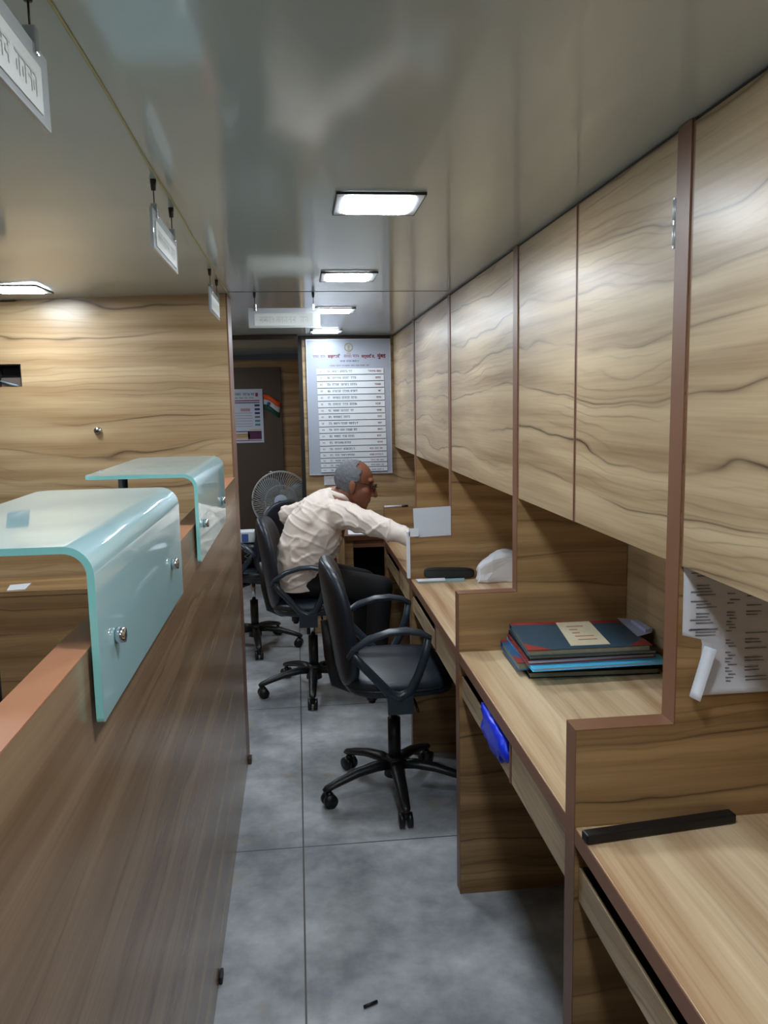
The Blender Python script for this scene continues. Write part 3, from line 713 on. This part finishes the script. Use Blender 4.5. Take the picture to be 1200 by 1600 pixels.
# ledger stack
def book(z0, z1, corners, cover, name, label, page=grey_paper, corner_m=None, lab=None, cloth_spine=None, group='ledgers and folders in the stack', soft=False):
    A, B, C_, D = [Vector((c[0], c[1], 0)) for c in corners]   # near-left, near-right, far-right, far-left
    t = thing(name, (A+C_)/2 + Vector((0,0,z0)), label, 'ledger' if not soft else 'folder', group)
    ct = min(.0022, (z1-z0)*.2)
    def slab(mb, za, zb, i=0.0):
        c = (A+B+C_+D)/4
        pts = [(q + (c-q).normalized()*i) for q in (A, B, C_, D)]
        mb.prism([(q.x, q.y) for q in pts], 'z', za, zb)
    cv = MB(); slab(cv, z0, z0+ct); slab(cv, z1-ct, z1)
    # spine on the far side
    cv.prism([(D.x, D.y), (C_.x, C_.y), ((C_+(B-C_)*.012).x, (C_+(B-C_)*.012).y), ((D+(A-D)*.012).x, (D+(A-D)*.012).y)], 'z', z0+ct, z1-ct)
    cv.build('cover', cover, t, bevel=.0008)
    pg = MB(); slab(pg, z0+ct, z1-ct, .007); pg.build('pages', page, t)
    def tri(mb, q, n1, n2, s):
        a = q; b_ = q+(n1-q).normalized()*s; c = q+(n2-q).normalized()*s; mb.prism([(a.x, a.y), (b_.x, b_.y), (c.x, c.y)], 'z', z1-.0002, z1+.0006)
        mb.prism([(a.x, a.y), (b_.x, b_.y), ((b_+(c-b_)*.06).x, (b_+(c-b_)*.06).y), ((a+(c-a)*.06).x, (a+(c-a)*.06).y)], 'z', z1-ct, z1-.0002)
    if corner_m:
        
        for (qa, qb, qc) in ((A, B, D), (B, C_, A)):
            m_ = MB(); tri(m_, qa, qb, qc, .06); m_.build('cover_corner', corner_m, t)
        m_ = MB(); e1 = D+(A-D)*.10; e2 = C_+(B-C_)*.10; m_.prism([(D.x, D.y), (C_.x, C_.y), (e2.x, e2.y), (e1.x, e1.y)], 'z', z1-.0002, z1+.0006); m_.build('cloth_spine', corner_m, t)
    if lab:
        P = lambda u, v: A + (B-A)*u + (D-A)*v
        q = [P(.36, .08), P(.68, .08), P(.70, .92), P(.40, .92)]
        m_ = MB(); m_.prism([(w.x, w.y) for w in q], 'z', z1+.0001, z1+.0009); lb = m_.build('paper_label', lab, t)
        m_ = MB(); rr = random.Random(2)
        for k in range(5):
            v0 = .25+k*.12; a = P(.46, v0); b_ = P(.46+rr.uniform(.06,.16), v0); h = (D-A)*.03
            m_.prism([(a.x, a.y), (b_.x, b_.y), ((b_+h).x, (b_+h).y), ((a+h).x, (a+h).y)], 'z', z1+.0009, z1+.0014)
        m_.build('label_print', plain('label_ink', (172,120,96), .6) if 'label_ink' not in bpy.data.materials else bpy.data.materials['label_ink'], lb)
    return t
dkblue = plain('cover_slate_blue', (48,74,92), .4, var=.25, vscale=40); red_c = plain('cover_red', (150,52,48), .5, var=.15); label_c = plain('label_cream', (206,194,164), .6, var=.12, vscale=60)
blk_c = plain('cover_black', (22,24,32), .5); cyan_c = plain('folder_cyan', (90,205,255), .35); mblue = plain('cover_mid_blue', (52,92,130), .45, var=.2, vscale=40)
green_pg = plain('pages_greenish', (150,152,136), .7, var=.2, vscale=80)
z = ZD+.0006
book(z, z+.016, [(.59,2.005), (.945,1.985), (.955,2.225), (.61,2.235)], blk_c, 'ledger_book', 'black book at the bottom of the ledger stack', green_pg)
book(z+.0166, z+.0186+.022-.002, [(.565,2.022), (.86,2.04), (.85,2.252), (.572,2.235)], mblue, 'ledger_book', 'blue and red book jutting out left, under the bright blue folder', green_pg, corner_m=red_c)
book(z+.0392, z+.0476, [(.583,1.943), (.950,1.947), (.950,2.225), (.592,2.235)], cyan_c, 'document_folder', 'bright blue plastic folder in the middle of the ledger stack', white_paper, soft=True)
book(z+.0482, z+.0602, [(.578,1.975), (.93,1.98), (.938,2.21), (.590,2.22)], red_c, 'ledger_book', 'red book just above the bright blue folder', white_paper)
book(z+.0609, z+.0725, [(.580,1.972), (.93,1.968), (.935,2.20), (.592,2.218)], blk_c, 'ledger_book', 'greyish paged book second from the top of the stack', green_pg)
book(z+.0732, z+.0905, [(.576,1.964), (.908,1.958), (.914,2.200), (.597,2.228)], dkblue, 'ledger_book', 'dark blue ledger with red corners topmost on the stack', green_pg, corner_m=red_c, lab=label_c)
# loose papers poking out behind
p = MB(); p.prism([(.9, 2.03), (.952, 2.06), (.956, 2.20), (.92, 2.22)], 'z', z+.0915, z+.0925)
p.prism([(.935, 2.06), (.957, 2.065), (.957, 2.16), (.94, 2.17)], 'z', z+.0927, z+.102)
tag(p.build('loose_slips', plain('slip_lilac', (176,182,214), .6)), 'pale slips of paper tucked behind the topmost ledger', 'paper')

# blue bag spilling out of the open drawer
def crumple(name, c, r, mat, amp, sc, n=36, m=24, e=.8, seed=0, zmin=None):
    mb = MB(); c = Vector(c)
    mb.ell(c, r, n, m, e1=e, e2=e)
    out = []
    for p in mb.v:
        d = Vector(p)-c; k = noise.noise(Vector(p)*sc+Vector((seed, seed*2, 0)))
        k2 = 1-abs(noise.noise(Vector(p)*sc*1.7+Vector((9, seed, 4))))*2
        q = c + d*(1+amp*(k*.8+k2*.5))
        if zmin is not None and q.z < zmin: q.z = zmin
        out.append(tuple(q))
    mb.v = out; return mb
tag(crumple('b', (.462, 1.865, .688), (.0135, .108, .036), blue_m, .38, 24, 30, 18, .6, seed=3).build('blue_bag', blue_m), 'bright blue plastic bag bulging out of the drawer below the ledgers', 'bag')

# black pouch, booklet, cloth bag on the third desk
PY = YS[3]
p = MB(); M = Matrix.Translation((.612, PY-.03, ZD+.027)) @ Matrix.Rotation(math.radians(2.5), 4, 'Y') @ Matrix.Rotation(math.radians(-15), 4, 'X')
p.ell((0,0,0), (.107, .012, .024), 32, 12, M=None, e1=.5, e2=.5)
p.v = [tuple(M @ Vector(q)) for q in p.v]
pc = thing('black_pouch', (.612, PY-.03, ZD), 'long black pouch leaning against the divider on the third desk', 'pouch')
p.build('body', plain('pouch_black', (15,15,17), .6), pc)
p = MB(); p.tube([tuple(M @ Vector((-.1+.2*i/8, -.0125, .012))) for i in range(9)], .0012, 6); p.build('zip', black_pl, pc)
t = thing('booklet', (.58, PY-.10, ZD), 'pale booklet lying in front of the black pouch', 'booklet')
p = MB(); p.prism([(.475, PY-.085), (.665, PY-.085), (.672, PY-.05), (.47, PY-.045)], 'z', ZD+.0006, ZD+.008); p.build('pages', plain('booklet_pages', (150,176,178), .5), t)
p = MB(); p.prism([(.472, PY-.088), (.585, PY-.088), (.59, PY-.044), (.468, PY-.044)], 'z', ZD+.0082, ZD+.0105); p.build('cover', white_paper, t)
mb = crumple('c', (.80, PY-.09, ZD+.052), (.074, .045, .060), white_pl, .30, 13, 22, 14, .5, seed=8, zmin=ZD+.001); mb.smooth = [False]*len(mb.smooth)
mb.v = [(x, y, z if x > .80 else ZD+.001+(z-ZD-.001)*(1-.35*max(0,(.80-x)/.075))) for x, y, z in mb.v]
tag(mb.build('cloth_bag', plain('cloth_white', (214,216,222), .75, var=.05)), 'crumpled white cloth bag in the corner of the third desk', 'bag')

# white card on the divider step
CYY = YS[3]+.008
t = thing('white_card', (.55, CYY, .9455), 'blank white card standing on the divider step by the man\'s hand', 'card')
p = MB(); M = Matrix.Translation((.55, CYY, 1.009)) @ Matrix.Rotation(math.radians(-2), 4, 'Y'); p.obox(M, .158, .002, .122); p.build('card', plain('card_white', (206,214,226), .5), t)
p = MB(); p.box(.448, CYY-.012, .952, .489, CYY-.0105, .986); p.box(.4415, CYY-.012, .775, .4528, CYY+.02, .972); p.build('folded_strip', white_paper, t)
t = thing('pen', (.48, YS[4]+.02, .9455), 'pen lying on the far divider step behind the man\'s face', 'pen')
p = MB(); p.cyl((.456, YS[4]+.012, .951), (.55, YS[4]+.02, .951), .005, 12); p.build('barrel', white_pl, t)
p = MB(); p.cyl((.55, YS[4]+.02, .951), (.585, YS[4]+.023, .951), .0055, 12); p.build('pen_cap', black_pl, t)

# bits on the floor
p = MB(); p.cyl((.12, 1.83, .0045), (.155, 1.845, .0045), .004, 10); tag(p.build('pen_stub', black_pl), 'small dark stub lying on the near floor', 'debris')
p = MB(); p.box(-.249, 3.27, .0005, -.235, 3.31, .03); tag(p.build('door_stop', plain('stop_brown', (84,70,58), .6), bevel=.004), 'brown stop at the far foot of the partition', 'stopper')
p = MB(); p.box(-.249, 1.96, .0005, -.240, 2.0, .022); tag(p.build('door_stop', plain('stop_dark', (40,40,42), .6), bevel=.003), 'dark stop at the near foot of the partition', 'stopper')

# ------------------------------------------------------------------ the man
def fuse(mb, name, mat, parent, vox, smooth=6, post=None):
    o = mb.build('tmp', mat, None)
    r = o.modifiers.new('r', 'REMESH'); r.mode = 'VOXEL'; r.voxel_size = vox; r.use_smooth_shade = True
    s = o.modifiers.new('s', 'SMOOTH'); s.factor = .5; s.iterations = smooth
    dg = bpy.context.evaluated_depsgraph_get(); bpy.context.view_layer.update(); dg.update()
    me = bpy.data.meshes.new_from_object(o.evaluated_get(dg)); bpy.data.objects.remove(o)
    me.name = name
    if post:
        for v in me.vertices: v.co = post(v.co.copy(), v.normal.copy())
    for p in me.polygons: p.use_smooth = True
    me.materials.clear(); me.materials.append(mat); me.update()
    o = bpy.data.objects.new(name, me); COL.objects.link(o)
    if parent: o.parent = parent; o.matrix_parent_inverse = Matrix.Translation(-parent.location)
    return o
skin = plain('skin_brown', (128,78,58), .5, var=.12, vscale=25); skin.node_tree.nodes['Principled BSDF'].inputs['Subsurface Weight'].default_value = .08
skin.node_tree.nodes['Principled BSDF'].inputs['Subsurface Radius'].default_value = (.01,.004,.002)
shirt_m = plain('cream_shirt', (232,218,208), .8, bump=.1, bscale=900); trous = plain('black_trousers', (16,16,19), .8)
YM = 4.10
man = thing('person', (.03, YM, 0), 'elderly man in a cream shirt and glasses leaning across the desks', 'person')
# head frame
HC = Vector((.288, 4.06, 1.098)); th = math.radians(17)
HM = Matrix.Translation(HC) @ Matrix.Rotation(th, 4, 'Y') @ Matrix.Rotation(math.radians(-6), 4, 'Z')
H = lambda x, y, z: HM @ Vector((x, y, z))
hr = HM.to_3x3()
SH_R = Vector((.205, YM-.165, .965)); EL_R = Vector((.362, 3.75, .930)); WR_R = Vector((.496, 3.57, .896))
SH_L = Vector((.165, YM+.18, .975)); EL_L = Vector((-.06, YM+.30, .905)); WR_L = Vector((.10, YM+.24, .76))
HIP = Vector((-.01, YM, .62)); 
KN = {-1: Vector((.40, YM-.085, .565)), 1: Vector((.33, YM+.09, .565))}
AN = {-1: Vector((.36, YM-.09, .085)), 1: Vector((.33, YM+.11, .085))}
b = MB()
b.ell(H(-.015,0,.03), (.094,.074,.090), 32, 20, M=hr); b.ell(H(.032,0,-.035), (.062,.058,.078), 28, 18, M=hr)
b.ell(H(.05,0,-.088), (.04,.038,.030), 20, 12, M=hr); b.ell(H(.071,0,-.103), (.018,.022,.016), 16, 10, M=hr)
b.ell(H(.066,0,.040), (.022,.052,.016), 20, 10, M=hr)                         # brow
b.cap(H(.088,0,.018), H(.112,0,-.026), .009, .0135); b.ell(H(.100,.011,-.030), (.010,.008,.008), M=hr); b.ell(H(.100,-.011,-.030), (.010,.008,.008), M=hr)
b.ell(H(.086,0,-.058), (.012,.024,.006), M=hr); b.ell(H(.083,0,-.070), (.012,.021,.007), M=hr)   # lips
for s_ in (-1, 1):
    b.ell(H(.050,s_*.038,-.020), (.03,.020,.026), M=hr)                        # cheek
    b.ell(H(-.012,s_*.078,-.008), (.019,.008,.032), 18, 12, M=hr @ Matrix.Rotation(math.radians(-12), 3, 'Y').to_3x3()); b.ell(H(-.008,s_*.075,-.036), (.010,.008,.012), M=hr)
NB = Vector((.185, YM-.01, 1.0))
b.cap(H(-.03,0,-.06), NB, .052, .060); b.cap(NB, (.10, YM, .86), .09, .13)
b.cap((.10, YM, .86), (.03, YM, .72), .13, .125); b.cap((.03, YM-.05, .66), (.03, YM+.05, .66), .11, .11)
b.cap(NB, SH_R, .06, .05); b.cap(NB, SH_L, .06, .05)
for S, E_, W_ in ((SH_R, EL_R, WR_R), (SH_L, EL_L, WR_L)):
    b.cap(S, E_, .047, .036); b.cap(E_, W_, .037, .025)
for s_ in (-1, 1):
    b.cap((.03, YM+s_*.085, .615), KN[s_], .078, .052); b.cap(KN[s_], AN[s_], .05, .034); b.cap(AN[s_], AN[s_]+Vector((.12, 0, -.045)), .034, .026)
def hand(b, W_, fwd, up, side, curl_=.5, flip=1):
    fwd = fwd.normalized(); side = (side - fwd*side.dot(fwd)).normalized(); up = fwd.cross(side)*flip
    palm = W_ + fwd*.052
    Mh = Matrix((fwd, side, up)).transposed()
    b.ell(palm, (.05, .041, .016), 20, 12, M=Mh, e1=.8, e2=.8)
    b.cap(W_-fwd*.02, palm, .024, .022)
    for i, (off, ln) in enumerate(((-.031,.072), (-.010,.081), (.011,.076), (.030,.060))):
        p0 = W_ + fwd*.088 + side*off; d = fwd; r_ = .0088
        for k in range(3):
            a = curl_*(.5+.5*k); d2 = (d*math.cos(a) - up*math.sin(a)).normalized(); up2 = up
            L_ = ln*(.46, .30, .24)[k]; p1 = p0 + d2*L_; b.cap(p0, p1, r_, r_*.9, 10); p0 = p1; r_ *= .9; d = d2
    p0 = W_ + fwd*.03 - side*.035; d = (fwd*.75 - side*.6 - up*.3).normalized()
    p1 = p0 + d*.038; b.cap(p0, p1, .0115, .010, 10); d = (fwd*.9 - side*.2 - up*.4).normalized(); b.cap(p1, p1+d*.03, .010, .008, 10)
hand(b, WR_R, Vector((1,-.35,-.28)), None, Vector((.35,.9,.1)), .55)
hand(b, WR_L, (WR_L-EL_L), None, Vector((0,1,0)), .4)
body = fuse(b, 'body', skin, man, .0042, 3)
# eyes
for s_ in (-1, 1):
    e = MB(); e.ell(H(.083, s_*.030, .012), (.011,.013,.009), 14, 10, M=hr); e.build('eye', plain('eye_dark', (60,46,40), .25) if 'eye_dark' not in bpy.data.materials else bpy.data.materials['eye_dark'], man)
# hair: grey, back and sides, bald front
e = MB(); e.ell((0,0,0), (1,1,1), 96, 64)
vs = [Vector(p) for p in e.v]; hb = bmesh.new(); bv = []
for p in vs:
    x, y, z_ = -.018+p.x*.099, p.y*.0805, .028+p.z*.0945
    k = 1 + .03*noise.noise(Vector((x,y,z_))*90) - .035*max(0, min(1, (x-.0)/.03))
    bv.append(hb.verts.new(H(-.018+(x+.018)*k, y*k, .028+(z_-.028)*k)))
keep = lambda p: ((-.018+p.x*.099) < (.022 + .016*noise.noise(p*5) + .008*noise.noise(p*14) - .25*max(0, .03-(.028+p.z*.0945)) - (.030 if abs(p.y) < .75 and p.z > .6 else 0))) and (.028+p.z*.0945) > -.052-.15*(p.x)*.1
for f_ in e.f:
    if all(keep(vs[i]) for i in f_):
        try: hb.faces.new([bv[i] for i in f_])
        except ValueError: pass
bmesh.ops.delete(hb, geom=[v for v in hb.verts if not v.link_faces], context='VERTS')
bmesh.ops.recalc_face_normals(hb, faces=hb.faces)
me = bpy.data.meshes.new('hair'); hb.to_mesh(me); hb.free()
for p in me.polygons: p.use_smooth = True
me.materials.append(plain('grey_hair', (98,100,106), .7, var=.45, vscale=120, bump=.5, bscale=300))
o = bpy.data.objects.new('hair', me); COL.objects.link(o); o.parent = man; o.matrix_parent_inverse = Matrix.Translation(-man.location)
sm = o.modifiers.new('sol', 'SOLIDIFY'); sm.thickness = .006; sm.offset = -1
# moustache-free face; spectacles
gl = MB()
for s_ in (-1, 1):
    gl.tube([H(.104-.012*abs(math.cos(a*PI/10))*(1 if math.cos(a*PI/10)*s_ > 0 else .2), s_*.032+.024*math.cos(a*PI/10), .010+.018*math.sin(a*PI/10)) for a in range(20)], .0022, 8, closed=True)
    gl.tube([H(.098, s_*.056, .018), H(.06, s_*.073, .020), H(.0, s_*.080, .018), H(-.022, s_*.080, .002)], .0024, 8)
gl.tube([H(.106, -.009, .014), H(.110, 0, .017), H(.106, .009, .014)], .002, 8)
gl.build('spectacles', plain('spectacle_frame', (24,20,20), .3), man)
# shirt
def loft(mb, rings, n=40):
    vs = []; fs = []
    # interpolate for smoothness
    R_ = []
    for (c0_, a0, b0, t0), (c1_, a1, b1, t1) in zip(rings, rings[1:]):
        for k in range(3):
            u = k/3; R_.append((Vector(c0_).lerp(Vector(c1_), u), a0+(a1-a0)*u, b0+(b1-b0)*u, t0+(t1-t0)*u))
    R_.append((Vector(rings[-1][0]), *rings[-1][1:]))
    for (c_, rx, ry, tilt) in R_:
        ax = Vector((math.cos(math.radians(tilt)), 0, math.sin(math.radians(tilt))))
        for k in range(n):
            q = 2*PI*k/n; vs.append(c_ + ax*rx*math.cos(q) + Vector((0, 1, 0))*ry*math.copysign(abs(math.sin(q))**.85, math.sin(q)))
    m_ = len(R_)
    for i in range(m_-1):
        for k in range(n): fs.append((i*n+k, i*n+(k+1) % n, (i+1)*n+(k+1) % n, (i+1)*n+k))
    fs += [tuple(range(n))[::-1], tuple(range((m_-1)*n, m_*n))]
    mb.add(vs, fs, 0, True)
s = MB()
loft(s, [((-.012, YM, .572), .118, .178, 8), ((-.006, YM, .64), .124, .184, 4), ((.012, YM, .71), .138, .188, -8), ((.040, YM, .78), .150, .192, -20), ((.072, YM+.002, .85), .152, .194, -32),
         ((.108, YM+.004, .91), .140, .192, -42), ((.142, YM+.004, .958), .118, .178, -52), ((.172, YM+.002, .992), .092, .140, -60), ((.196, YM-.004, 1.018), .070, .085, -64), ((.206, YM-.005, 1.03), .056, .062, -66)])
s.cap((.14, YM-.06, .945), SH_R, .095, .068); s.cap((.13, YM+.06, .95), SH_L, .095, .068)
for S, E_, W_ in ((SH_R, EL_R, WR_R), (SH_L, EL_L, WR_L)):
    s.cap(S, E_, .069, .056); s.cap(E_, W_+(W_-E_).normalized()*.016, .055, .040)
def folds(p, n):
    w = Vector((p.x*5+p.z*5, p.y*4, p.z*9-p.x*9)) + Vector((noise.noise(p*6), noise.noise(p*6+Vector((5,5,5))), 0))*.9
    a = noise.noise(w*1.5)
    bb = max(0, 1-abs(noise.noise(w*1.15+Vector((3,7,1))))*3.2)**2
    cc_ = max(0, 1-abs(noise.noise(Vector((p.x*6, p.y*4+9, p.z*19+p.x*10))))*3.5)**2
    q = p + n*(a*.007 + bb*.008 + cc_*.005 - .003)
    if p.z < .59: q.z = max(q.z, .578)
    return q
sh_o = fuse(s, 'shirt', shirt_m, man, .006, 9, folds)
c = MB(); cc = []
for k in range(28):
    a = 2*PI*k/28; c_ = Vector((.212, YM-.005-.012, 1.030)); cc.append(c_ + Vector((math.cos(a)*.062, math.sin(a)*.066, -.35*math.cos(a)*.06+.012)))
c.tube(cc, .011, 8, closed=True, flat=1.4); c.build('collar', shirt_m, sh_o)
# trousers, belt hidden by the shirt
s = MB(); s.ell((.01, YM, .615), (.13, .175, .083), 28, 14, e1=.8)
for s_ in (-1, 1): s.cap((.03, YM+s_*.085, .618), KN[s_], .09, .066); s.cap(KN[s_], AN[s_]+Vector((0,0,.035)), .064, .056)
fuse(s, 'trousers', trous, man, .009, 4)
for s_ in (-1, 1):
    f = MB(); A_ = AN[s_]; f.ell((A_.x+.06, A_.y, .038), (.135, .045, .036), 24, 12, e1=.7, e2=.8); f.cap((A_.x, A_.y, .06), (A_.x, A_.y, .10), .044, .044); f.build('shoe', black_pl, man)

# ------------------------------------------------------------------ world, camera, render look
w = bpy.data.worlds.new('world'); scene.world = w; w.use_nodes = True
w.node_tree.nodes['Background'].inputs[0].default_value = (.02,.022,.025,1); w.node_tree.nodes['Background'].inputs[1].default_value = .2
yaw, pit, rol, F = .105655610, .133576789, .0187516594, 1257.42847
fw = Vector((math.sin(yaw)*math.cos(pit), math.cos(yaw)*math.cos(pit), -math.sin(pit)))
r0 = Vector((math.cos(yaw), -math.sin(yaw), 0)); d0 = fw.cross(r0)
r = r0*math.cos(rol) + d0*math.sin(rol); d = -r0*math.sin(rol) + d0*math.cos(rol)
cam = bpy.data.cameras.new('camera'); co = bpy.data.objects.new('camera', cam); COL.objects.link(co)
M = Matrix((r, -d, -fw)).transposed().to_4x4(); M.translation = (0, 0, 1.5); co.matrix_world = M
cam.sensor_fit = 'AUTO'; cam.sensor_width = 36; cam.lens = F/1600*36; cam.clip_start = .02
scene.camera = co
vs_ = scene.view_settings
vs_.view_transform = 'Standard'; vs_.look = 'None'; vs_.gamma = 1; vs_.exposure = 1.45; vs_.use_curve_mapping = False
